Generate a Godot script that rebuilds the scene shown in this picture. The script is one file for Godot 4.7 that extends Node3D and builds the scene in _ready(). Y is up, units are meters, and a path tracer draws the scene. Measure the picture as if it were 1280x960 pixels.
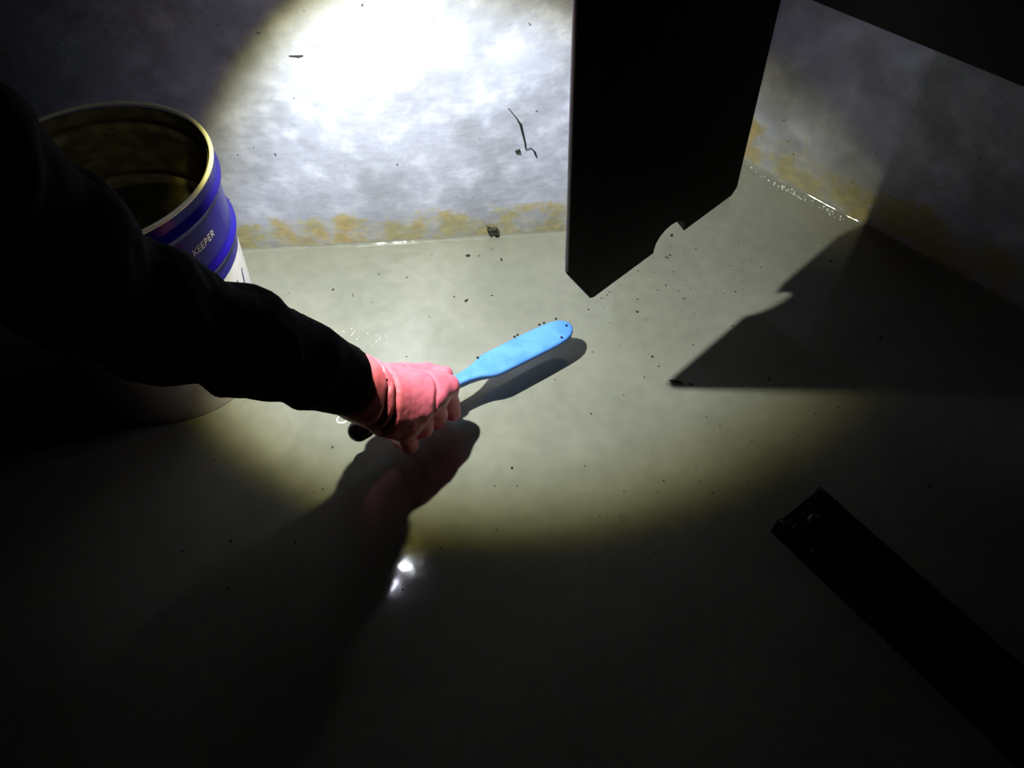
extends Node3D

# ------------------------------------------------------------------ helpers
class Field:
	var lo: Vector3
	var nx: int
	var ny: int
	var nz: int
	var c: float
	var d: PackedFloat32Array
	func _init(a: Vector3, b: Vector3, cell: float) -> void:
		lo = a
		c = cell
		nx = int(ceil((b.x - a.x) / c)) + 1
		ny = int(ceil((b.y - a.y) / c)) + 1
		nz = int(ceil((b.z - a.z) / c)) + 1
		d = PackedFloat32Array()
		d.resize(nx * ny * nz)
		d.fill(0.08)
	# tapered capsule joined with a smooth minimum of width k
	func bone(a: Vector3, b: Vector3, ra: float, rb: float, k: float) -> void:
		var pad := maxf(ra, rb) + k + 2.5 * c
		var mn := (a.min(b) - Vector3.ONE * pad - lo) / c
		var mx := (a.max(b) + Vector3.ONE * pad - lo) / c
		var ab := b - a
		var ll := maxf(ab.length_squared(), 1e-9)
		for z in range(maxi(0, int(mn.z)), mini(nz - 1, int(mx.z) + 1) + 1):
			for y in range(maxi(0, int(mn.y)), mini(ny - 1, int(mx.y) + 1) + 1):
				var row := (z * ny + y) * nx
				for x in range(maxi(0, int(mn.x)), mini(nx - 1, int(mx.x) + 1) + 1):
					var p := lo + Vector3(x, y, z) * c
					var t := clampf((p - a).dot(ab) / ll, 0.0, 1.0)
					var e := p.distance_to(a + ab * t) - lerpf(ra, rb, t)
					var o := d[row + x]
					var h := maxf(k - absf(o - e), 0.0) / k
					d[row + x] = minf(o, e) - h * h * k * 0.25
	func carve(f: Callable) -> void:
		for z in nz:
			for y in ny:
				for x in nx:
					var i := (z * ny + y) * nx + x
					if absf(d[i]) < 0.03:
						d[i] += f.call(lo + Vector3(x, y, z) * c)
	func add_to(st: SurfaceTool) -> void:
		var sx := 1
		var sy := nx
		var sz := nx * ny
		var id := {}
		var pts := PackedVector3Array()
		var nrm := PackedVector3Array()
		var off := [0, sx, sy, sx + sy, sz, sx + sz, sy + sz, sx + sy + sz]
		var cor := [Vector3(0, 0, 0), Vector3(1, 0, 0), Vector3(0, 1, 0), Vector3(1, 1, 0), Vector3(0, 0, 1), Vector3(1, 0, 1), Vector3(0, 1, 1), Vector3(1, 1, 1)]
		var ed := [[0, 1], [2, 3], [4, 5], [6, 7], [0, 2], [1, 3], [4, 6], [5, 7], [0, 4], [1, 5], [2, 6], [3, 7]]
		for z in nz - 1:
			for y in ny - 1:
				for x in nx - 1:
					var i := x * sx + y * sy + z * sz
					var v0 := d[i]
					if absf(v0) > 2.2 * c:
						continue
					var m := 0
					for q in 8:
						if d[i + off[q]] < 0.0:
							m |= 1 << q
					if m == 0 or m == 255:
						continue
					var s := Vector3.ZERO
					var n := 0
					for e in ed:
						var a: float = d[i + off[e[0]]]
						var b: float = d[i + off[e[1]]]
						if (a < 0.0) != (b < 0.0):
							s += cor[e[0]].lerp(cor[e[1]], a / (a - b))
							n += 1
					s /= n
					id[i] = pts.size()
					pts.append(lo + (Vector3(x, y, z) + s) * c)
					nrm.append(Vector3(d[i + 1] - v0 + d[i + off[3]] - d[i + off[2]] + d[i + off[7]] - d[i + off[6]] + d[i + off[5]] - d[i + off[4]], d[i + off[2]] - v0 + d[i + off[3]] - d[i + 1] + d[i + off[6]] - d[i + off[4]] + d[i + off[7]] - d[i + off[5]], d[i + off[4]] - v0 + d[i + off[5]] - d[i + 1] + d[i + off[6]] - d[i + off[2]] + d[i + off[7]] - d[i + off[3]]).normalized())
		for i: int in id:
			for q in 3:
				var s0: int = [sx, sy, sz][q]
				var s1: int = [sy, sz, sx][q]
				var s2: int = [sz, sx, sy][q]
				if (d[i] < 0.0) == (d[i + s0] < 0.0):
					continue
				if not (id.has(i - s1) and id.has(i - s2) and id.has(i - s1 - s2)):
					continue
				var r := [id[i], id[i - s1], id[i - s1 - s2], id[i - s2]]
				if d[i] < 0.0:
					r.reverse()
				for w in [0, 1, 2, 0, 2, 3]:
					st.set_normal(nrm[r[w]])
					st.set_uv(Vector2(pts[r[w]].x + pts[r[w]].z, pts[r[w]].y))
					st.add_vertex(pts[r[w]])

func st_new() -> SurfaceTool:
	var st := SurfaceTool.new()
	st.begin(Mesh.PRIMITIVE_TRIANGLES)
	return st

func obj(called: String, mesh: Mesh, m: Material, parent: Node = self) -> MeshInstance3D:
	var o := MeshInstance3D.new()
	o.name = called
	o.mesh = mesh
	o.material_override = m
	parent.add_child(o, true)
	return o

func thing(called: String, label: String, category: String, at := Vector3.ZERO) -> Node3D:
	var o := Node3D.new()
	o.name = called
	add_child(o, true)
	o.position = at
	return tag(o, label, category)

func tag(o: Node3D, label: String, category: String, group := "", kind := "") -> Node3D:
	o.set_meta("label", label)
	o.set_meta("category", category)
	if group:
		o.set_meta("group", group)
	if kind:
		o.set_meta("kind", kind)
	return o

func mat(srgb: Color, rough := 0.6, metal := 0.0, spec := 0.5) -> StandardMaterial3D:
	var m := StandardMaterial3D.new()
	m.albedo_color = srgb
	m.roughness = rough
	m.metallic = metal
	m.metallic_specular = spec
	return m

func quad(st: SurfaceTool, a: Vector3, b: Vector3, c: Vector3, d: Vector3, uv: Array = []) -> void:
	# a, b, c, d clockwise seen from the front
	var p := [a, b, c, d]
	for i in [0, 1, 2, 0, 2, 3]:
		if uv.size():
			st.set_uv(uv[i])
		st.add_vertex(p[i])

# a closed loop of plan points swept from y0 to y1, with caps
func prism(loop: PackedVector3Array, up: Vector3, st: SurfaceTool) -> void:
	var flat := PackedVector2Array()
	var ex := (loop[1] - loop[0]).normalized()
	var ey := up.normalized().cross(ex)
	for p in loop:
		flat.append(Vector2((p - loop[0]).dot(ex), (p - loop[0]).dot(ey)))
	var area := 0.0
	for i in flat.size():
		area += flat[i].cross(flat[(i + 1) % flat.size()])
	var ids := Geometry2D.triangulate_polygon(flat)
	st.set_smooth_group(-1)
	var s := 1.0 if area > 0.0 else -1.0
	for i in loop.size():
		var a := loop[i]
		var b := loop[(i + 1) % loop.size()]
		if s > 0.0:
			quad(st, a, a + up, b + up, b)
		else:
			quad(st, b, b + up, a + up, a)
	for t in range(0, ids.size(), 3):
		var q := [loop[ids[t]], loop[ids[t + 1]], loop[ids[t + 2]]]
		var ccw: bool = (q[1] - q[0]).cross(q[2] - q[0]).dot(up) > 0.0
		if not ccw:
			q.reverse()
		for k in [0, 1, 2]:
			st.add_vertex(q[k])
		for k in [2, 1, 0]:
			st.add_vertex(q[k] + up)

func done(st: SurfaceTool) -> ArrayMesh:
	st.generate_normals()
	return st.commit()

# profile of (radius, height), outside going up = faces outward
func lathe(prof: Array, seg := 72, uvs := true) -> ArrayMesh:
	var st := st_new()
	st.set_smooth_group(0)
	for i in prof.size() - 1:
		var p: Vector2 = prof[i]
		var q: Vector2 = prof[i + 1]
		for k in seg:
			var a := TAU * k / seg
			var b := TAU * (k + 1) / seg
			var ca := Vector3(cos(a), 0, sin(a))
			var cb := Vector3(cos(b), 0, sin(b))
			var uv := [Vector2(a / TAU, p.y), Vector2(a / TAU, q.y), Vector2(b / TAU, q.y), Vector2(b / TAU, p.y)]
			quad(st, ca * p.x + Vector3.UP * p.y, ca * q.x + Vector3.UP * q.y, cb * q.x + Vector3.UP * q.y, cb * p.x + Vector3.UP * p.y, uv)
	return done(st)

func tube(pts: Array, radii: Array, seg := 10) -> ArrayMesh:
	var st := st_new()
	st.set_smooth_group(0)
	var rings := []
	for i in pts.size():
		var t: Vector3 = (pts[mini(i + 1, pts.size() - 1)] - pts[maxi(i - 1, 0)]).normalized()
		var u := t.cross(Vector3(0.3, 1.0, 0.21).normalized()).normalized()
		var v := t.cross(u)
		var ring := []
		for k in seg:
			ring.append(pts[i] + (u * cos(TAU * k / seg) + v * sin(TAU * k / seg)) * radii[i])
		rings.append(ring)
	for i in rings.size() - 1:
		for k in seg:
			var k2 := (k + 1) % seg
			quad(st, rings[i][k], rings[i][k2], rings[i + 1][k2], rings[i + 1][k])
	for e in [0, rings.size() - 1]:
		for k in seg:
			var k2 := (k + 1) % seg
			var tri := [pts[e], rings[e][k2], rings[e][k]]
			if e > 0:
				tri.reverse()
			for w in 3:
				st.add_vertex(tri[w])
	return done(st)

func noise_bytes(w: int, h: int, sd: int, freq: float, oct := 4) -> PackedByteArray:
	var f := FastNoiseLite.new()
	f.seed = sd
	f.noise_type = FastNoiseLite.TYPE_SIMPLEX_SMOOTH
	f.frequency = freq
	f.fractal_octaves = oct
	var im := f.get_seamless_image(w, h)
	im.convert(Image.FORMAT_L8)
	return im.get_data()

func normal_tex(w: int, sd: int, freq: float, oct: int, strength: float) -> ImageTexture:
	var b := noise_bytes(w, w, sd, freq, oct)
	var im := Image.create_from_data(w, w, false, Image.FORMAT_L8, b)
	im.convert(Image.FORMAT_RGBA8)
	im.bump_map_to_normal_map(strength)
	return ImageTexture.create_from_image(im)

func put(o: PackedByteArray, i: int, c: Vector3) -> void:
	o[i] = clampi(int(c.x), 0, 255)
	o[i + 1] = clampi(int(c.y), 0, 255)
	o[i + 2] = clampi(int(c.z), 0, 255)

# painted masonry: pale blotchy paint, an ochre tide mark with a ragged top, black flecks (sRGB bytes)
func wall_tex(w: int, h: int, tall: float, sd: int, paint: Vector3, tide: float, grime: float) -> ImageTexture:
	var big := noise_bytes(w, h, sd, 0.006, 4)
	var fine := noise_bytes(w, h, sd + 1, 0.05, 4)
	var mid := noise_bytes(w, h, sd + 2, 0.016, 5)
	var o := PackedByteArray()
	o.resize(w * h * 3)
	for y in h:
		var up := tall * (1.0 - (y + 0.5) / h)
		for x in w:
			var i := y * w + x
			var b := big[i] / 255.0
			var f := fine[i] / 255.0
			var m := mid[i] / 255.0
			var c := paint * (0.86 + 0.10 * m + 0.14 * b + 0.07 * (f - 0.5))
			# pale lime bloom
			c = c.lerp(Vector3(214, 216, 230), 0.30 * smoothstep(0.45, 0.90, m))
			# grime in blotches
			c = c.lerp(Vector3(92, 92, 84), grime * smoothstep(0.50, 0.28, b) * (0.5 + 0.5 * f))
			# ochre tide mark
			var edge := tide + 0.030 * (m - 0.5) + 0.022 * (f - 0.5) + 0.03 * (b - 0.5)
			var s := smoothstep(edge + 0.014, edge - 0.012, up)
			s *= 0.55 + 0.45 * smoothstep(0.30, 0.62, f * 0.4 + m * 0.6)
			var ochre := Vector3(140, 131, 88).lerp(Vector3(152, 131, 80), smoothstep(0.30, 0.90, b)).lerp(Vector3(146, 146, 142), 0.7 * smoothstep(0.65, 0.20, m))
			c = c.lerp(ochre * (0.85 + 0.3 * f), s * 0.85)
			if f > 0.87 and m < 0.5:
				c = c * 0.45
			put(o, i * 3, c)
	var im := Image.create_from_data(w, h, false, Image.FORMAT_RGB8, o)
	return ImageTexture.create_from_image(im)

func mix_tex(w: int, sd: int, freq: float, a: Vector3, b: Vector3, fine_amount := 0.2) -> ImageTexture:
	var big := noise_bytes(w, w, sd, freq, 5)
	var fine := noise_bytes(w, w, sd + 7, freq * 9.0, 3)
	var o := PackedByteArray()
	o.resize(w * w * 3)
	for i in w * w:
		var c := a.lerp(b, smoothstep(0.25, 0.75, big[i] / 255.0)) * (1.0 + fine_amount * (fine[i] / 255.0 - 0.5))
		put(o, i * 3, c)
	return ImageTexture.create_from_image(Image.create_from_data(w, w, false, Image.FORMAT_RGB8, o))

func wall(called: String, a: Vector3, b: Vector3, inward: Vector3, m: Material, tall := 1.7) -> MeshInstance3D:
	# slab whose inner face runs a..b on the floor line, 0.12 m thick; uv in metres along and up
	var st := st_new()
	st.set_smooth_group(-1)
	var t := -inward.normalized() * 0.12
	var dn := Vector3(0, -0.06, 0)
	var u := Vector3(0, tall, 0)
	var l := a.distance_to(b)
	var f := [a + dn, a + u, b + u, b + dn]
	var uv := [Vector2(0, -dn.y), Vector2(0, -tall), Vector2(l, -tall), Vector2(l, -dn.y)]
	if (f[1] - f[0]).cross(f[3] - f[0]).dot(inward) > 0.0:
		f.reverse()
		uv.reverse()
	quad(st, f[0], f[1], f[2], f[3], uv)
	quad(st, f[3] + t, f[2] + t, f[1] + t, f[0] + t, [uv[3], uv[2], uv[1], uv[0]])
	for k in 4:
		quad(st, f[(k + 1) % 4], f[k], f[k] + t, f[(k + 1) % 4] + t, [uv[0], uv[0], uv[0], uv[0]])
	var o := obj(called, done(st), m)
	o.set_meta("kind", "structure")
	return o

# ------------------------------------------------------------------ the place
const LAMP := Vector3(-0.227, 0.650, -0.778)
const LAMP2 := Vector3(-0.252, 0.655, -0.735)
const KNOB := Vector3(-0.21, 0.058, -0.645)
var ROD := Vector3(0.826, -0.035, -0.563).normalized()
var SIDE := Vector3(0.563, 0, 0.826).normalized()

func grip(s: float, n: float, h: float) -> Vector3:
	var p := KNOB + ROD * s + SIDE * n
	return Vector3(p.x, h, p.z)

func _ready() -> void:
	# camera
	var cam := Camera3D.new()
	cam.name = "camera"
	add_child(cam)
	cam.position = Vector3(0, 0.993, 0)
	cam.rotation_degrees = Vector3(-52.2, 0, 0)
	cam.fov = 50.53
	cam.near = 0.02
	cam.current = true
	# no daylight gets in
	var we := WorldEnvironment.new()
	we.name = "environment"
	var env := Environment.new()
	env.background_mode = Environment.BG_COLOR
	env.background_color = Color(0.0, 0.0, 0.0)
	env.tonemap_mode = Environment.TONE_MAPPER_LINEAR
	env.tonemap_exposure = 1.0
	env.sdfgi_enabled = true
	env.ssao_enabled = true
	env.ssil_enabled = true
	we.environment = env
	add_child(we)
	# the two emitters of the hanging work lamp: a cool core, the yellower rim of its beam, a weak side emitter
	var axis := Vector3(0.215, -0.918, -0.333).normalized()
	spot("lamp_core", LAMP, axis, 42.6, 0.52, Color(0.87, 0.92, 1.0), 1.0)
	spot("lamp_rim", LAMP, axis, 44.2, 0.32, Color(1.0, 0.95, 0.25), 0.28)
	spot("lamp_side", LAMP, Vector3(0.80, -0.48, -0.37).normalized(), 38.0, 0.8, Color(0.9, 0.88, 1.0), 0.045)
	spot("lamp_spill", LAMP2, axis, 78.0, 0.8, Color(0.92, 0.92, 1.0), 0.007)

	build_shell()
	build_plate()
	build_bucket()
	build_person()
	build_paddle()
	build_lamp(axis)
	build_small()

func spot(called: String, at: Vector3, dir: Vector3, half: float, blend: float, col: Color, energy: float) -> void:
	var l := SpotLight3D.new()
	l.name = called
	add_child(l)
	l.look_at_from_position(at, at + dir, Vector3.FORWARD if absf(dir.y) > 0.8 else Vector3.UP)
	l.spot_angle = half
	l.spot_angle_attenuation = blend
	l.light_color = col
	l.light_energy = energy
	l.light_size = 0.010
	l.spot_range = 6.0
	l.spot_attenuation = 2.0
	l.shadow_enabled = true

func build_shell() -> void:
	var mw := mat(Color.WHITE, 0.42, 0.0, 0.5)
	mw.albedo_texture = wall_tex(1536, 768, 0.75, 11, Vector3(160, 162, 179), 0.058, 0.16)
	mw.uv1_scale = Vector3(1.0 / 1.5, 1.0 / 0.75, 1)
	mw.normal_enabled = true
	mw.normal_texture = normal_tex(1024, 5, 0.03, 5, 5.0)
	mw.normal_scale = 0.22
	var mr := mat(Color.WHITE, 0.45, 0.0, 0.5)
	mr.albedo_texture = wall_tex(1024, 512, 0.75, 41, Vector3(160, 162, 179), 0.085, 0.30)
	mr.uv1_scale = Vector3(1.0 / 1.5, 1.0 / 0.75, 1)
	mr.normal_enabled = true
	mr.normal_texture = mw.normal_texture
	mr.normal_scale = 0.25
	var md := mat(Color(0.20, 0.20, 0.20), 0.85)
	md.albedo_texture = mix_tex(256, 77, 0.02, Vector3(190, 190, 190), Vector3(255, 255, 250))
	var p0 := Vector3(-1.5, 0, -0.982)
	var p1 := Vector3(0.2, 0, -1.125)
	var p2 := Vector3(0.2, 0, -1.575)
	var p3 := Vector3(1.3, 0, -0.475)
	var p4 := Vector3(1.3, 0, 1.2)
	var p5 := Vector3(-1.5, 0, 1.2)
	wall("wall_back", p0, p1, Vector3(-0.084, 0, 0.996), mw)
	wall("wall_recess", p1, p2, Vector3(1, 0, 0), mr)
	wall("wall_right", p2, p3, Vector3(-1, 0, 1), mr)
	wall("wall_side", p3, p4, Vector3(-1, 0, 0), md)
	wall("wall_front", p4, p5, Vector3(0, 0, -1), md)
	wall("wall_left", p5, p0, Vector3(1, 0, 0), md)
	var st := st_new()
	prism(PackedVector3Array([Vector3(-1.7, -0.14, -1.9), Vector3(1.5, -0.14, -1.9), Vector3(1.5, -0.14, 1.4), Vector3(-1.7, -0.14, 1.4)]), Vector3(0, 0.13, 0), st)
	var fl := obj("floor", done(st), md)
	fl.set_meta("kind", "structure")
	st = st_new()
	prism(PackedVector3Array([Vector3(-1.7, 1.7, -1.9), Vector3(1.5, 1.7, -1.9), Vector3(1.5, 1.7, 1.4), Vector3(-1.7, 1.7, 1.4)]), Vector3(0, 0.13, 0), st)
	var ce := obj("ceiling", done(st), md)
	ce.set_meta("kind", "structure")

	# murky water: a flat sheet with a raised, uneven edge where it wets the walls
	var loop := PackedVector3Array([p0, p1, p2, p3, p4, p5])
	var flat := PackedVector2Array()
	for p in loop:
		flat.append(Vector2(p.x, p.z))
	st = st_new()
	st.set_smooth_group(0)
	var ids := Geometry2D.triangulate_polygon(flat)
	for t in range(0, ids.size(), 3):
		var q := [loop[ids[t]], loop[ids[t + 1]], loop[ids[t + 2]]]
		if (q[1] - q[0]).cross(q[2] - q[0]).y > 0.0:
			q.reverse()
		for k in 3:
			st.set_uv(Vector2(q[k].x, q[k].z))
			st.add_vertex(q[k])
	var fn := FastNoiseLite.new()
	fn.seed = 3
	fn.frequency = 14.0
	for w in [[p0, p1, Vector3(-0.084, 0, 0.996)], [p2, p3, Vector3(-0.7071, 0, 0.7071)]]:
		var l: float = w[0].distance_to(w[1])
		var steps := int(l / 0.006)
		var prev := []
		for i in steps + 1:
			var at: Vector3 = w[0].lerp(w[1], float(i) / steps)
			var wide: float = 0.0075 + 0.005 * fn.get_noise_2d(at.x, at.z)
			var ring := []
			for k in 7:
				var a := PI * 0.5 * k / 6.0
				var p: Vector3 = at + w[2] * wide * (1.0 - sin(a)) + Vector3(0, 0.0002 + wide * 0.75 * (1.0 - cos(a)), 0)
				ring.append(p)
			if prev.size():
				for k in 6:
					var uv := [Vector2(prev[k].x, prev[k].z), Vector2(ring[k].x, ring[k].z), Vector2(ring[k + 1].x, ring[k + 1].z), Vector2(prev[k + 1].x, prev[k + 1].z)]
					quad(st, prev[k + 1], ring[k + 1], ring[k], prev[k], [uv[3], uv[2], uv[1], uv[0]])
			prev = ring
	var mu := mat(Color.WHITE, 0.075, 0.0, 0.65)
	mu.albedo_texture = mix_tex(1024, 21, 0.006, Vector3(122, 122, 110), Vector3(131, 130, 118), 0.08)
	mu.uv1_scale = Vector3(0.55, 0.55, 1)
	mu.normal_enabled = true
	mu.normal_texture = normal_tex(1024, 31, 0.011, 4, 6.0)
	mu.normal_scale = 0.035
	tag(obj("murky_water", done(st), mu), "shallow murky olive-grey water covering the whole floor", "water", "", "stuff")

func build_plate() -> void:
	var mb := mat(Color(0.055, 0.052, 0.065), 0.5, 0.0, 0.3)
	var u := Vector3(0.722, 0, -0.692).normalized()
	var base := Vector3(0.103, 0, -0.767)
	var hb := 0.187
	var lean := Vector3(-0.030, 0, 0.0)   # out of plumb per metre of height
	var out := [Vector2(0, 1.7), Vector2(0, hb + 0.012), Vector2(0.004, hb + 0.004), Vector2(0.012, hb), Vector2(0.138, hb)]
	for k in 9:
		var a := PI * (1.0 - k / 8.0)
		out.append(Vector2(0.1725 + 0.034 * cos(a), hb + 0.006 + 0.026 * sin(a)))
	out.append_array([Vector2(0.207, hb), Vector2(0.322, hb), Vector2(0.333, hb + 0.010), Vector2(0.333, 1.7)])
	var loop := PackedVector3Array()
	for p in out:
		loop.append(base + u * p.x + Vector3(0, p.y, 0) + lean * (p.y - hb))
	var st := st_new()
	prism(loop, Vector3(-0.032, 0.040, -0.003), st)
	var pl := thing("hanging_plate", "black upright plate with a notched lower edge hanging clear of the water", "plate")
	obj("web", done(st), mb, pl)
	# added round strip, its pale colour standing in for the lit left edge
	var eb := base + Vector3(-0.0315, hb + 0.056, -0.003)
	var rise := Vector3(0, 1.66 - hb - 0.056, 0) + lean * (1.66 - hb - 0.056)
	obj("lit_edge_strip", tube([eb, eb + rise], [0.0026, 0.0026], 14), mat(Color(0.62, 0.62, 0.66), 0.3, 0.0, 0.6), pl)

	# dark beam that runs along the right wall, out of which only the lower edge is seen
	var w0 := Vector3(0.24, 0, -1.535)
	var w1 := Vector3(1.28, 0, -0.495)
	var inn := Vector3(-0.7071, 0, 0.7071)
	st = st_new()
	prism(PackedVector3Array([w0 + Vector3(0, 0.352, 0), w0 + inn * 0.03 + Vector3(0, 0.352, 0), w1 + inn * 0.03 + Vector3(0, 0.352, 0), w1 + Vector3(0, 0.352, 0)]), Vector3(0, 0.22, 0), st)
	tag(obj("wall_beam", done(st), mb), "black horizontal beam along the right wall at the top edge", "beam")

	# wet steel channel lying in the water at the lower right
	var g0 := Vector3(0.350, 0, -0.517)
	var gd := Vector3(0.60, 0, 0.80).normalized()
	var gn := Vector3(0.80, 0, -0.60).normalized()
	var ms := mat(Color(0.06, 0.06, 0.06), 0.3, 0.0, 0.45)
	ms.normal_enabled = true
	ms.normal_texture = normal_tex(256, 91, 0.05, 3, 5.0)
	ms.uv1_triplanar = true
	ms.uv1_scale = Vector3.ONE * 6.0
	var ch := thing("steel_channel", "black wet steel channel half sunk in the water at lower right", "channel", g0)
	st = st_new()
	var long := 0.62
	prism(PackedVector3Array([Vector3(0, 0.012, 0) + gn * 0.004, Vector3(0, 0.012, 0) + gn * 0.085, Vector3(0, 0.020, 0) + gn * 0.085, Vector3(0, 0.020, 0) + gn * 0.004]), gd * long, st)
	obj("web", done(st), ms, ch)
	for k in 2:
		st = st_new()
		var o: Vector3 = gn * (0.0 if k == 0 else 0.081)
		var fl := PackedVector3Array([o + Vector3(0, -0.012, 0), o + gn * 0.008 + Vector3(0, -0.012, 0)])
		for q in 9:
			var a := PI * q / 8.0
			fl.append(o + gn * (0.004 + 0.004 * cos(a)) + Vector3(0, 0.028 + 0.004 * sin(a), 0))
		prism(fl, gd * long, st)
		obj("flange", done(st), ms, ch)
		# added tube along the flange top, made uneven so its facets glint
		var glint_lip := []
		var lr := []
		for q in 70:
			glint_lip.append(o + gn * (0.003 + 0.0022 * sin(q * 2.7) * sin(q * 0.61)) + Vector3(0, 0.0315 + 0.0012 * sin(q * 1.9 + 1.0), 0) + gd * long * (q + 0.3) / 70.0)
			lr.append(0.0022)
		obj("glint_lip", tube(glint_lip, lr, 10), ms, ch)
	var bolt: MeshInstance3D = obj("bolt", lathe([Vector2(0, 0), Vector2(0.012, 0), Vector2(0.012, 0.006), Vector2(0.009, 0.010), Vector2(0, 0.011)], 6), ms, ch)
	bolt.position = gn * 0.045 + gd * 0.03 + Vector3(0, 0.02, 0)

func build_bucket() -> void:
	var b := thing("metal_pail", "round blue metal pail with pale rim and white lower band", "bucket", Vector3(-0.527, -0.01, -0.832))
	var blue := mat(Color(0.09, 0.05, 0.46), 0.22, 0.0, 0.25)
	var white := mat(Color.WHITE, 0.45)
	white.albedo_texture = mix_tex(256, 63, 0.02, Vector3(182, 178, 184), Vector3(206, 202, 206), 0.08)
	var cream := mat(Color(0.90, 0.88, 0.74), 0.3)
	var inside := mat(Color.WHITE, 0.5)
	inside.albedo_texture = mix_tex(256, 64, 0.03, Vector3(112, 102, 60), Vector3(146, 132, 78), 0.25)
	inside.uv1_scale = Vector3(3, 6, 1)
	var rad := func(h: float) -> float: return 0.1365 + 0.0105 * h / 0.36
	# white printed band and the foot
	var H := 0.365
	obj("foot_ring", lathe([Vector2(0.128, 0), Vector2(rad.call(0.0) + 0.001, 0), Vector2(rad.call(0.0) + 0.002, 0.006), Vector2(rad.call(0.01), 0.011)]), mat(Color(0.12, 0.11, 0.14), 0.4), b)
	var pr := []
	for i in 11:
		var h := 0.010 + 0.207 * i / 10.0
		pr.append(Vector2(rad.call(h), h))
	obj("white_band", lathe(pr), white, b)
	pr = []
	for i in 60:
		var h := 0.217 + (H - 0.217 - 0.006) * i / 59.0
		var r: float = rad.call(h)
		for c in [0.334, 0.250]:
			r += 0.0062 * exp(-pow((h - c) / 0.0052, 2.0))
		pr.append(Vector2(r, h))
	obj("blue_band", lathe(pr, 96), blue, b)
	# rolled rim
	pr = []
	for k in 13:
		var a := -PI * 0.75 + TAU * k / 12.0
		pr.append(Vector2(0.1480 + 0.0030 * cos(a), H - 0.002 + 0.0030 * sin(a)))
	obj("rim", lathe(pr, 96), cream, b)
	pr = []
	for i in 90:
		var h := H - 0.004 - (H - 0.010) * i / 89.0
		var r: float = rad.call(h) - 0.0044
		for c in [0.334, 0.250]:
			r += 0.0062 * exp(-pow((h - c) / 0.0052, 2.0))
		pr.append(Vector2(r, h))
	pr.append(Vector2(0.0, 0.006))
	obj("lining", lathe(pr, 96), inside, b)
	# lettering on the blue band
	var tm := TextMesh.new()
	tm.text = "KEEPER"
	var fo := SystemFont.new()
	fo.font_names = PackedStringArray(["Droid Sans"])
	tm.font = fo
	tm.font_size = 32
	tm.pixel_size = 0.00042
	tm.depth = 0.0006
	obj("lettering", wrap_text(tm, rad, 0.293, deg_to_rad(22.0)), mat(Color(0.72, 0.68, 0.74), 0.5), b)
	# slanting blue strokes of the print on the white band
	for k in 3:
		var st := st_new()
		st.set_smooth_group(-1)
		var a0 := deg_to_rad(4.0 + 5.0 * k)
		for s in 6:
			var q := []
			for c in [[0, 0], [0, 1], [1, 1], [1, 0]]:
				var h: float = 0.130 + (s + c[1]) * 0.010
				var a: float = a0 - c[0] * 0.030 - (s + c[1]) * (0.018 if k != 1 else -0.006)
				var r: float = rad.call(h) + 0.0006
				q.append(Vector3(cos(a) * r, h, sin(a) * r))
			quad(st, q[3], q[2], q[1], q[0])
		obj("print_stroke", done(st), mat(Color(0.16, 0.14, 0.36), 0.5), b)
	# bail ear
	var ear := obj("bail_ear", lathe([Vector2(0, 0), Vector2(0.016, 0), Vector2(0.015, 0.004), Vector2(0.006, 0.006), Vector2(0.005, 0.011), Vector2(0, 0.012)], 24), mat(Color(0.5, 0.5, 0.52), 0.35, 0.6), b)
	ear.position = Vector3(-cos(0.35), 0, sin(0.35)) * 0.1445 + Vector3(0, 0.293, 0)
	ear.rotation = Vector3(0, 0.35, PI / 2)

	# what has been scooped into it
	var sl := []
	for i in 8:
		sl.append(Vector2(0.1425 * (1.0 - i / 7.0), 0.232 + 0.003 * sin(i * 1.9) + (0.004 if i == 0 else 0.0)))
	var msl := mat(Color.WHITE, 0.3)
	msl.albedo_texture = mix_tex(256, 65, 0.03, Vector3(44, 40, 26), Vector3(66, 60, 38), 0.3)
	msl.uv1_triplanar = true
	msl.uv1_scale = Vector3.ONE * 4.0
	var slo := obj("sludge", lathe(sl, 64), msl)
	slo.position = Vector3(-0.527, -0.01, -0.832)
	tag(slo, "dark brown sludge filling the blue pail", "sludge", "", "stuff")

func wrap_text(tm: TextMesh, rad: Callable, h0: float, a0: float) -> ArrayMesh:
	var arr := tm.get_mesh_arrays()
	var v: PackedVector3Array = arr[Mesh.ARRAY_VERTEX]
	var n: PackedVector3Array = arr[Mesh.ARRAY_NORMAL]
	for i in v.size():
		var h := h0 + v[i].y
		var a := a0 - v[i].x / 0.145
		var r: float = rad.call(h) + v[i].z + 0.0004
		var e := Vector3(cos(a), 0, sin(a))
		var right := Vector3(sin(a), 0, -cos(a))
		var nn := n[i]
		v[i] = e * r + Vector3(0, h, 0)
		n[i] = right * nn.x + Vector3.UP * nn.y + e * nn.z
	arr[Mesh.ARRAY_VERTEX] = v
	arr[Mesh.ARRAY_NORMAL] = n
	arr[Mesh.ARRAY_TANGENT] = null
	var m := ArrayMesh.new()
	m.add_surface_from_arrays(Mesh.PRIMITIVE_TRIANGLES, arr)
	return m

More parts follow.
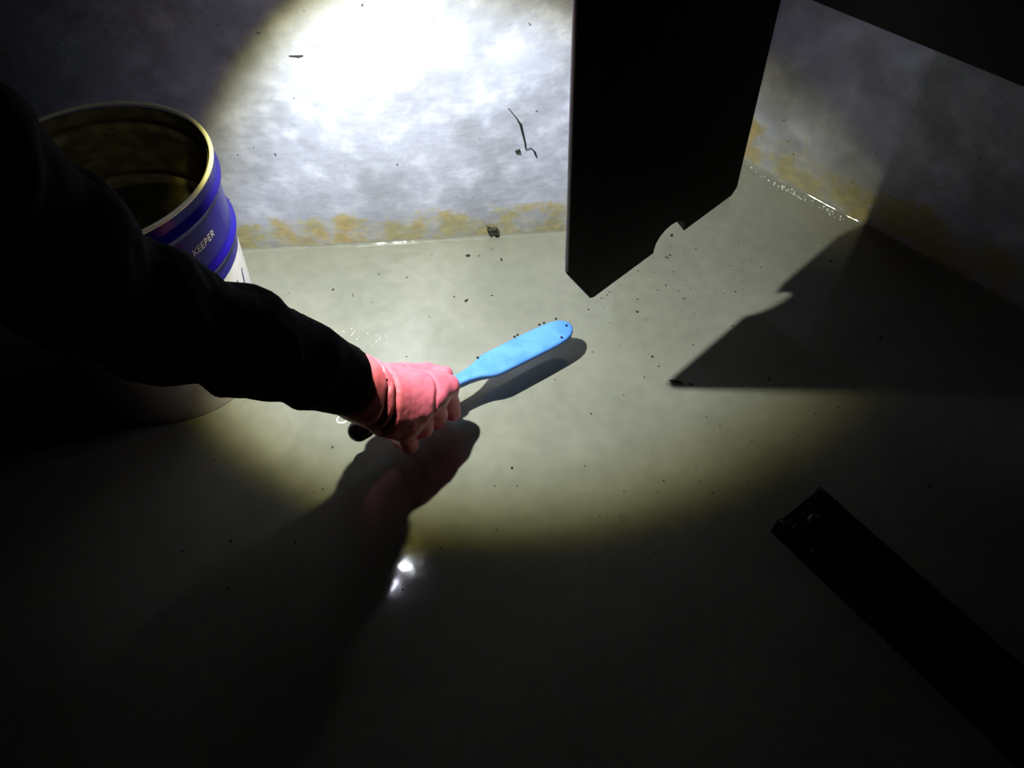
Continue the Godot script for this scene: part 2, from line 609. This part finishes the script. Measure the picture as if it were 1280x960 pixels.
func build_person() -> void:
	var pe := thing("person", "person in black clothing reaching down with a pink rubber glove", "person")
	var black := mat(Color(0.040, 0.036, 0.046), 0.92, 0.0, 0.15)
	var trous := mat(Color(0.06, 0.06, 0.07), 0.9, 0.0, 0.2)
	var skin := mat(Color(0.72, 0.52, 0.43), 0.55)
	skin.subsurf_scatter_enabled = true
	skin.subsurf_scatter_strength = 0.1
	var pink := mat(Color.WHITE, 0.42, 0.0, 0.45)
	pink.albedo_texture = mix_tex(256, 33, 0.03, Vector3(222, 106, 126), Vector3(232, 118, 138), 0.05)
	pink.uv1_scale = Vector3(3, 3, 1)

	# right glove closed round the handle
	var w := Vector3(-0.198, 0.166, -0.638)
	var cuff := Vector3(-0.240, 0.262, -0.592)
	var arm := (cuff - w).normalized()
	var g := Field.new(Vector3(-0.30, 0.005, -0.79), Vector3(-0.04, 0.31, -0.53), 0.003)
	var ks := [[0.126, 0.026, 0.092], [0.098, 0.040, 0.102], [0.069, 0.052, 0.106], [0.040, 0.062, 0.102]]
	var knuckles := []
	for i in 4:
		var k: Array = ks[i]
		var kp := grip(k[0], k[1], k[2])
		knuckles.append(kp)
		g.bone(w + SIDE * (0.007 * i - 0.006) - Vector3(0, 0.001 * i, 0), kp, 0.028, 0.0175, 0.024)
	g.bone(grip(0.03, 0.014, 0.120), grip(0.10, 0.012, 0.092), 0.030, 0.022, 0.02)
	g.bone(cuff, w, 0.036, 0.034, 0.02)
	g.bone(w, grip(0.024, 0.040, 0.116), 0.034, 0.025, 0.02)
	for i in 4:
		var k: Array = ks[i]
		var r: float = [0.0135, 0.014, 0.0135, 0.0118][i]
		var pip := grip(k[0] + 0.001, k[1] + 0.002, k[2] - 0.037)
		var dip := grip(k[0] + 0.001, 0.032, 0.037)
		var tip := grip(k[0] - 0.002, 0.002, 0.030)
		g.bone(knuckles[i], pip, r + 0.0012, r, 0.008)
		g.bone(pip, dip, r, r - 0.001, 0.004)
		g.bone(dip, tip, r - 0.001, r - 0.002, 0.004)
	# thumb along the far side of the handle
	var th := [grip(0.030, -0.014, 0.130), grip(0.082, -0.022, 0.098), grip(0.118, -0.018, 0.083), grip(0.140, -0.003, 0.080)]
	g.bone(th[0], th[1], 0.025, 0.0185, 0.018)
	g.bone(th[1], th[2], 0.0175, 0.0145, 0.006)
	g.bone(th[2], th[3], 0.0145, 0.0115, 0.004)
	# folds of the rubber across the wrist and the back of the hand
	var fn := FastNoiseLite.new()
	fn.seed = 8
	fn.frequency = 22.0
	var hand := (grip(0.08, 0.036, 0.098) - w).normalized()
	g.carve(func(p: Vector3) -> float:
		var q := (p - w).dot(hand)
		var a := (p - w).dot(arm)
		var s := (p - w).dot(SIDE)
		var wob := fn.get_noise_3dv(p) * 0.006
		var e := 0.0
		for f in [[0.012, 0.0058, 0.0034], [0.026, 0.0055, 0.0036], [0.094, 0.0022, 0.0030]]:
			var x: float = (q + wob - 0.25 * s - f[0]) / f[2]
			e += f[1] * exp(-x * x) * smoothstep(-0.05, 0.0, p.y - 0.11)
		for f in [-0.022, -0.040]:
			var x: float = (-a + wob + 0.2 * s - f) / 0.0045
			e += 0.0022 * exp(-x * x)
		return e + 0.0010 * fn.get_noise_3dv(p * 2.0))
	var st := st_new()
	g.add_to(st)
	var gl := obj("rubber_glove", st.commit(), pink, pe)
	gl.set_meta("label", "pink rubber glove gripping the blue paddle")

	# jacket with the sleeve that crosses the picture
	var sleeve := [[Vector3(-0.202, 0.200, -0.618), 0.043], [Vector3(-0.274, 0.329, -0.564), 0.0545], [Vector3(-0.351, 0.436, -0.522), 0.061], [Vector3(-0.376, 0.535, -0.487), 0.065], [Vector3(-0.394, 0.612, -0.472), 0.068], [Vector3(-0.405, 0.700, -0.440), 0.073]]
	var f := Field.new(Vector3(-0.50, 0.12, -0.70), Vector3(-0.12, 0.80, -0.34), 0.008)
	for i in sleeve.size() - 1:
		f.bone(sleeve[i][0], sleeve[i + 1][0], sleeve[i][1], sleeve[i + 1][1], 0.02)
	var axis: Vector3 = (sleeve[1][0] - sleeve[0][0]).normalized()
	fn.frequency = 9.0
	f.carve(func(p: Vector3) -> float:
		var t := (p - Vector3(-0.202, 0.200, -0.618)).dot(axis)
		var cut := (0.004 - t)
		var fold := 0.0045 * sin(t * 62.0 + fn.get_noise_3dv(p) * 3.5) * smoothstep(0.02, 0.10, t)
		return fold + 0.003 * fn.get_noise_3dv(p * 2.3) + maxf(0.0, cut) * 1.6)
	st = st_new()
	f.add_to(st)
	var sl := obj("jacket_sleeve", st.commit(), black, pe)
	sl.set_meta("label", "black sleeve of the reaching arm")

	var body := Field.new(Vector3(-1.16, -0.02, -0.52), Vector3(-0.28, 1.22, 0.46), 0.014)
	var sh_r := Vector3(-0.43, 0.745, -0.40)
	var sh_l := Vector3(-0.82, 0.82, -0.16)
	body.bone(Vector3(-0.404, 0.69, -0.445), sh_r, 0.066, 0.080, 0.03)
	body.bone(sh_r, Vector3(-0.60, 0.78, -0.26), 0.085, 0.115, 0.05)
	body.bone(sh_l, Vector3(-0.60, 0.78, -0.26), 0.085, 0.115, 0.05)
	body.bone(Vector3(-0.62, 0.72, -0.22), Vector3(-0.72, 0.42, 0.10), 0.14, 0.15, 0.06)
	body.bone(Vector3(-0.67, 0.72, -0.16), Vector3(-0.80, 0.42, 0.08), 0.12, 0.14, 0.06)
	body.bone(sh_l, Vector3(-0.98, 0.58, -0.12), 0.066, 0.056, 0.03)
	body.bone(Vector3(-0.98, 0.58, -0.12), Vector3(-0.97, 0.42, -0.30), 0.054, 0.046, 0.02)
	st = st_new()
	body.add_to(st)
	obj("jacket", st.commit(), black, pe)
	# squatting legs
	var legs := Field.new(Vector3(-1.16, -0.02, -0.50), Vector3(-0.52, 0.60, 0.46), 0.014)
	for s in [[Vector3(-0.70, 0.34, 0.14), Vector3(-0.86, 0.42, -0.24), Vector3(-0.88, 0.10, -0.10)], [Vector3(-0.84, 0.34, 0.14), Vector3(-1.04, 0.40, -0.22), Vector3(-1.06, 0.10, -0.06)]]:
		legs.bone(s[0], s[1], 0.095, 0.068, 0.04)
		legs.bone(s[1], s[2], 0.066, 0.048, 0.02)
	legs.bone(Vector3(-0.70, 0.34, 0.14), Vector3(-0.84, 0.34, 0.14), 0.12, 0.12, 0.05)
	st = st_new()
	legs.add_to(st)
	obj("trousers", st.commit(), trous, pe)
	for s in [Vector3(-0.88, 0, -0.10), Vector3(-1.06, 0, -0.06)]:
		var bo := Field.new(s + Vector3(-0.10, -0.03, -0.24), s + Vector3(0.10, 0.24, 0.14), 0.009)
		bo.bone(s + Vector3(0, 0.18, 0), s + Vector3(0, 0.05, 0.02), 0.060, 0.050, 0.02)
		bo.bone(s + Vector3(0, 0.035, 0.03), s + Vector3(0, 0.030, -0.15), 0.042, 0.040, 0.03)
		st = st_new()
		bo.add_to(st)
		obj("rubber_boot", st.commit(), trous, pe)
	# head, neck and face
	var hc := Vector3(-0.60, 1.00, -0.32)
	var fw := Vector3(0.50, -0.45, -0.74).normalized()
	var rt := fw.cross(Vector3.UP).normalized()
	var up := rt.cross(fw).normalized()
	var hd := Field.new(hc - Vector3(0.15, 0.24, 0.15), hc + Vector3(0.15, 0.15, 0.17), 0.0045)
	hd.bone(Vector3(-0.61, 0.82, -0.25), hc - up * 0.06 - fw * 0.03, 0.055, 0.050, 0.02)
	hd.bone(hc + up * 0.03 - fw * 0.02, hc - up * 0.01 + fw * 0.015, 0.085, 0.076, 0.03)
	hd.bone(hc - up * 0.05 + fw * 0.02, hc - up * 0.085 + fw * 0.055, 0.058, 0.030, 0.03)
	hd.bone(hc + fw * 0.088, hc - up * 0.035 + fw * 0.105, 0.008, 0.013, 0.012)
	hd.bone(hc - up * 0.060 + fw * 0.078 - rt * 0.02, hc - up * 0.060 + fw * 0.078 + rt * 0.02, 0.009, 0.009, 0.008)
	for s in [-1.0, 1.0]:
		hd.bone(hc + rt * 0.082 * s + up * 0.01 - fw * 0.005, hc + rt * 0.085 * s - up * 0.035 - fw * 0.002, 0.014, 0.009, 0.006)
		hd.bone(hc + rt * 0.018 * s + up * 0.022 + fw * 0.082, hc + rt * 0.05 * s + up * 0.022 + fw * 0.066, 0.010, 0.008, 0.01)
	st = st_new()
	hd.add_to(st)
	obj("body", st.commit(), skin, pe)
	for s in [-1.0, 1.0]:
		var ey := obj("eye", lathe([Vector2(0.0, -0.011), Vector2(0.008, -0.008), Vector2(0.011, 0), Vector2(0.008, 0.008), Vector2(0, 0.011)], 16), mat(Color(0.12, 0.1, 0.09), 0.2), pe)
		ey.position = hc + rt * 0.032 * s + up * 0.004 + fw * 0.074
	var ca := Field.new(hc - Vector3(0.16, 0.12, 0.16), hc + Vector3(0.16, 0.17, 0.18), 0.006)
	ca.bone(hc + up * 0.045 - fw * 0.028, hc + up * 0.05 + fw * 0.01, 0.088, 0.080, 0.03)
	ca.bone(hc - up * 0.02 - fw * 0.045, hc + up * 0.03 - fw * 0.03, 0.080, 0.088, 0.03)
	st = st_new()
	ca.add_to(st)
	obj("knit_cap", st.commit(), black, pe)
	# left glove resting on the knee
	var lg := Field.new(Vector3(-1.06, 0.28, -0.46), Vector3(-0.86, 0.50, -0.22), 0.004)
	var lw := Vector3(-0.97, 0.41, -0.31)
	lg.bone(Vector3(-0.97, 0.45, -0.27), lw, 0.040, 0.030, 0.02)
	for i in 4:
		var b0 := lw + Vector3(-0.030 + 0.020 * i, -0.03, -0.07)
		lg.bone(lw, b0, 0.022, 0.014, 0.02)
		lg.bone(b0, b0 + Vector3(0, -0.025, -0.012 - 0.004 * (1.5 - absf(i - 1.5))), 0.0125, 0.0115, 0.004)
		lg.bone(b0 + Vector3(0, -0.025, -0.014), b0 + Vector3(0, -0.052, -0.004), 0.0115, 0.0100, 0.004)
	lg.bone(lw + Vector3(0.015, 0, -0.01), lw + Vector3(0.052, -0.02, -0.045), 0.020, 0.014, 0.015)
	lg.bone(lw + Vector3(0.052, -0.02, -0.045), lw + Vector3(0.055, -0.045, -0.07), 0.013, 0.010, 0.005)
	st = st_new()
	lg.add_to(st)
	obj("rubber_glove", st.commit(), pink, pe)

func build_paddle() -> void:
	var pa := thing("paddle_scraper", "blue plastic paddle scraper held in the pink glove", "scraper")
	var blue := mat(Color.WHITE, 0.40, 0.0, 0.5)
	blue.albedo_texture = mix_tex(256, 52, 0.03, Vector3(78, 136, 222), Vector3(92, 150, 230), 0.06)
	blue.uv1_triplanar = true
	blue.uv1_scale = Vector3.ONE * 3.0
	# outline along the rod: s, half width, half thickness
	var st := st_new()
	st.set_smooth_group(0)
	var prof := [[0.006, 0.010, 0.009], [0.03, 0.0105, 0.009], [0.10, 0.010, 0.0085], [0.15, 0.0095, 0.0080], [0.172, 0.0105, 0.0075], [0.190, 0.0140, 0.007], [0.205, 0.0205, 0.0062], [0.216, 0.0232, 0.006], [0.240, 0.0238, 0.006], [0.290, 0.0240, 0.0058], [0.325, 0.0236, 0.0055], [0.340, 0.0222, 0.0055], [0.352, 0.0186, 0.0052], [0.360, 0.0128, 0.0048], [0.3645, 0.0060, 0.0040], [0.366, 0.0008, 0.001]]
	var upv := SIDE.cross(ROD).normalized()
	if upv.y < 0.0:
		upv = -upv
	var rings := []
	for p in prof:
		var c: Vector3 = KNOB + ROD * p[0]
		var ring := []
		for k in 24:
			var a := TAU * k / 24.0
			# rounded rectangle
			var x := signf(cos(a)) * pow(absf(cos(a)), 0.45)
			var y := signf(sin(a)) * pow(absf(sin(a)), 0.6)
			ring.append(c + SIDE * x * p[1] + upv * y * p[2])
		rings.append(ring)
	for i in rings.size() - 1:
		for k in 24:
			var k2 := (k + 1) % 24
			quad(st, rings[i][k2], rings[i + 1][k2], rings[i + 1][k], rings[i][k])
	obj("blade_and_handle", done(st), blue, pa)
	var kn := Field.new(KNOB - Vector3.ONE * 0.035, KNOB + Vector3.ONE * 0.04, 0.003)
	kn.bone(KNOB - ROD * 0.004, KNOB + ROD * 0.006, 0.0155, 0.0150, 0.004)
	st = st_new()
	kn.add_to(st)
	var kb := obj("end_knob", st.commit(), mat(Color(0.05, 0.05, 0.08), 0.3), pa)
	kb.set_meta("label", "black round end knob")
	# dirt stuck to the blade
	var md := mat(Color(0.07, 0.07, 0.06), 0.8)
	for f in [[0.351, -0.020], [0.330, -0.023], [0.322, -0.024], [0.281, -0.0245], [0.275, -0.0240], [0.335, 0.016], [0.356, 0.0], [0.205, -0.019]]:
		var o := obj("dirt_fleck", lathe([Vector2(0, -0.0015), Vector2(0.0018, -0.0008), Vector2(0.0022, 0.0004), Vector2(0.0010, 0.0016), Vector2(0, 0.0018)], 7), md, pa)
		o.position = KNOB + ROD * f[0] + SIDE * f[1] + upv * 0.0058

func build_lamp(axis: Vector3) -> void:
	# twin work lamp on a cord from the ceiling, just above the picture
	var lp := thing("work_lamp", "twin-headed black work lamp hanging on a cord above the pail", "lamp")
	var mb := mat(Color(0.06, 0.06, 0.065), 0.45)
	var glow := mat(Color(1, 1, 1), 0.3)
	glow.emission_enabled = true
	glow.emission = Color(0.95, 0.97, 1.0)
	glow.emission_energy_multiplier = 80.0
	var heads := [[LAMP, axis, 0.016], [LAMP2, Vector3(0.80, -0.48, -0.37).normalized(), 0.011]]
	var top := Vector3(-0.262, 0.80, -0.772)
	for h in heads:
		var back: Vector3 = -h[1]
		var r: float = h[2]
		var hd := obj("lamp_head", lathe([Vector2(r * 0.62, 0.0), Vector2(r * 0.98, 0.0), Vector2(r * 1.15, 0.004), Vector2(r * 1.15, 0.020), Vector2(r * 0.85, 0.036), Vector2(r * 0.80, 0.075), Vector2(r * 0.5, 0.080), Vector2(0, 0.081)], 32), mb, lp)
		hd.transform = Transform3D(Basis(Quaternion(Vector3.UP, back)), h[0] + back * 0.010)
		var le := obj("lens", lathe([Vector2(r * 0.66, 0.0), Vector2(r * 0.66, 0.002), Vector2(0, 0.002)], 32), glow, hd)
		le.position = Vector3(0, 0.0005, 0)
		obj("arm", tube([h[0] + back * 0.085, (h[0] + back * 0.085).lerp(top, 0.6) + Vector3(0, 0.01, 0), top], [0.005, 0.005, 0.005]), mb, lp)
	var pts := []
	var rr := []
	for i in 14:
		pts.append(top.lerp(Vector3(-0.26, 1.70, -0.79), i / 13.0) + Vector3(0.006 * sin(i * 1.3), 0, 0.005 * cos(i * 0.9)))
		rr.append(0.0045)
	obj("cord", tube(pts, rr, 8), mb, lp)

func wall_at(x: float, h: float, off := 0.0) -> Vector3:
	return Vector3(x, h, -0.982 - 0.0841 * (x + 1.5)) + Vector3(-0.084, 0, 0.996) * off

func clump(called: String, at: Vector3, r: float, sd: int, m: Material, squash := 1.0) -> MeshInstance3D:
	var rng := RandomNumberGenerator.new()
	rng.seed = sd
	var f := Field.new(at - Vector3.ONE * r * 2.0, at + Vector3.ONE * r * 2.0, r * 0.22)
	for k in 9:
		var a := at + Vector3(rng.randf_range(-1, 1), rng.randf_range(-1, 1) * squash, rng.randf_range(-0.5, 0.5)) * r * 0.8
		var b := at + Vector3(rng.randf_range(-1, 1), rng.randf_range(-1, 1) * squash, rng.randf_range(-0.5, 0.5)) * r * 1.1
		f.bone(a, b, r * 0.30, r * 0.12, r * 0.1)
	var st := st_new()
	f.add_to(st)
	return obj(called, st.commit(), m)

func build_small() -> void:
	var rng := RandomNumberGenerator.new()
	rng.seed = 5
	var dark := mat(Color(0.10, 0.10, 0.07), 0.7)
	var green := mat(Color(0.13, 0.14, 0.07), 0.6)
	tag(clump("leaf_clump", wall_at(-0.035, 0.018, 0.004), 0.011, 4, green), "dark clump of rotten leaf stuck at the foot of the white wall", "leaf")
	# root hair on the white wall
	var root := thing("root_strand", "thin dark forked root strand hanging on the white wall", "root")
	var pts := []
	var rr := []
	var trace := [[-0.006, 0.262, 0.0005], [0.006, 0.245, 0.0006], [0.013, 0.232, 0.0016], [0.017, 0.214, 0.0012], [0.021, 0.196, 0.0009], [0.022, 0.184, 0.0006]]
	for t in trace:
		pts.append(wall_at(t[0], t[1], 0.002))
		rr.append(t[2])
	obj("strand", tube(pts, rr, 6), dark, root)
	obj("strand", tube([wall_at(0.022, 0.184, 0.002), wall_at(0.030, 0.188, 0.003), wall_at(0.036, 0.180, 0.002), wall_at(0.040, 0.168, 0.002)], [0.0005, 0.0007, 0.0013, 0.0008], 6), dark, root)
	tag(clump("dirt_spot", wall_at(0.009, 0.181, 0.001), 0.0048, 9, dark), "small dark dirt blob beside the root strand on the white wall", "dirt")
	tag(obj("wall_chip", tube([wall_at(-0.318, 0.363, 0.001), wall_at(-0.305, 0.3625, 0.002), wall_at(-0.298, 0.3625, 0.001)], [0.0008, 0.0016, 0.0008], 6), dark), "short dark chip in the brightly lit upper part of the white wall", "chip")
	# twig and flecks on the water
	tag(obj("twig", tube([Vector3(0.244, 0.002, -0.776), Vector3(0.254, 0.0025, -0.774), Vector3(0.264, 0.002, -0.771)], [0.0012, 0.0022, 0.0012], 6), dark), "tiny dark twig floating at the tip of the plate's shadow", "twig")
	tag(clump("leaf_scrap", Vector3(-0.077, 0.002, -1.055), 0.0045, 17, dark, 0.4), "small black scrap floating below the leaf clump near the white wall", "scrap")
	var st := st_new()
	st.set_smooth_group(-1)
	for k in 230:
		var p := Vector3(rng.randf_range(-0.45, 0.62), 0.0006, rng.randf_range(-1.09, -0.42))
		if k > 150:
			p = Vector3(rng.randf_range(0.15, 0.62), 0.0006, rng.randf_range(-1.15, -0.75))
		if p.x - p.z > 1.74 or Vector2(p.x + 0.527, p.z + 0.832).length() < 0.15 or p.z < wall_at(p.x, 0).z + 0.012:
			continue
		var r := rng.randf_range(0.0005, 0.0013) * (2.2 if rng.randf() < 0.08 else 1.0)
		var a := rng.randf() * TAU
		var u := Vector3(cos(a), 0, sin(a)) * r * rng.randf_range(1.0, 2.2)
		var v := Vector3(-sin(a), 0, cos(a)) * r
		var top := p + Vector3(0, r * 0.7, 0)
		var ring := [p + u, p + u * 0.3 + v, p - u * 0.8 + v * 0.6, p - u, p - u * 0.2 - v, p + u * 0.7 - v * 0.7]
		for i in 6:
			st.add_vertex(top)
			st.add_vertex(ring[i])
			st.add_vertex(ring[(i + 1) % 6])
	tag(obj("floating_flecks", done(st), dark), "fine dark flecks of dirt scattered over the lit water", "dirt", "", "stuff")
	# froth along the right wall and beside the glove
	var fm := mat(Color(0.86, 0.87, 0.84), 0.08, 0.0, 0.9)
	st = st_new()
	st.set_smooth_group(0)
	var spots := []
	for k in 60:
		var t := clampf(rng.randfn(0.5, 0.20), 0.0, 1.0)
		var p := Vector3(0.455, 0, -1.312).lerp(Vector3(0.645, 0, -1.122), t) + Vector3(-0.7071, 0, 0.7071) * rng.randf_range(-0.001, 0.012)
		spots.append([p, rng.randf_range(0.0008, 0.0022)])
	for s in spots:
		dome(st, s[0], s[1])
	tag(obj("wall_froth", done(st), fm), "row of tiny wet bubbles along the foot of the right wall", "froth", "", "stuff")
	st = st_new()
	st.set_smooth_group(0)
	for k in 26:
		var a := TAU * k / 26.0
		dome(st, Vector3(-0.254 + 0.0075 * cos(a), 0, -0.703 + 0.0065 * sin(a)), rng.randf_range(0.0008, 0.0017))
	for k in 14:
		dome(st, Vector3(-0.246 + 0.0013 * k, 0, -0.708 - 0.0008 * k + rng.randf_range(-0.001, 0.001)), rng.randf_range(0.0006, 0.0012))
	for k in 26:
		dome(st, Vector3(rng.randf_range(-0.30, -0.20), 0, rng.randf_range(-0.885, -0.845)), rng.randf_range(0.0005, 0.0015))
	tag(obj("glove_froth", done(st), fm), "small ring and trail of white bubbles beside the glove's wrist", "froth", "", "stuff")

func dome(st: SurfaceTool, c: Vector3, r: float) -> void:
	var prev := []
	for i in 4:
		var a := PI * 0.5 * i / 3.0
		var ring := []
		for k in 8:
			ring.append(c + Vector3(cos(TAU * k / 8.0) * cos(a), sin(a), sin(TAU * k / 8.0) * cos(a)) * r)
		if prev.size():
			for k in 8:
				quad(st, prev[k], ring[k], ring[(k + 1) % 8], prev[(k + 1) % 8])
		prev = ring
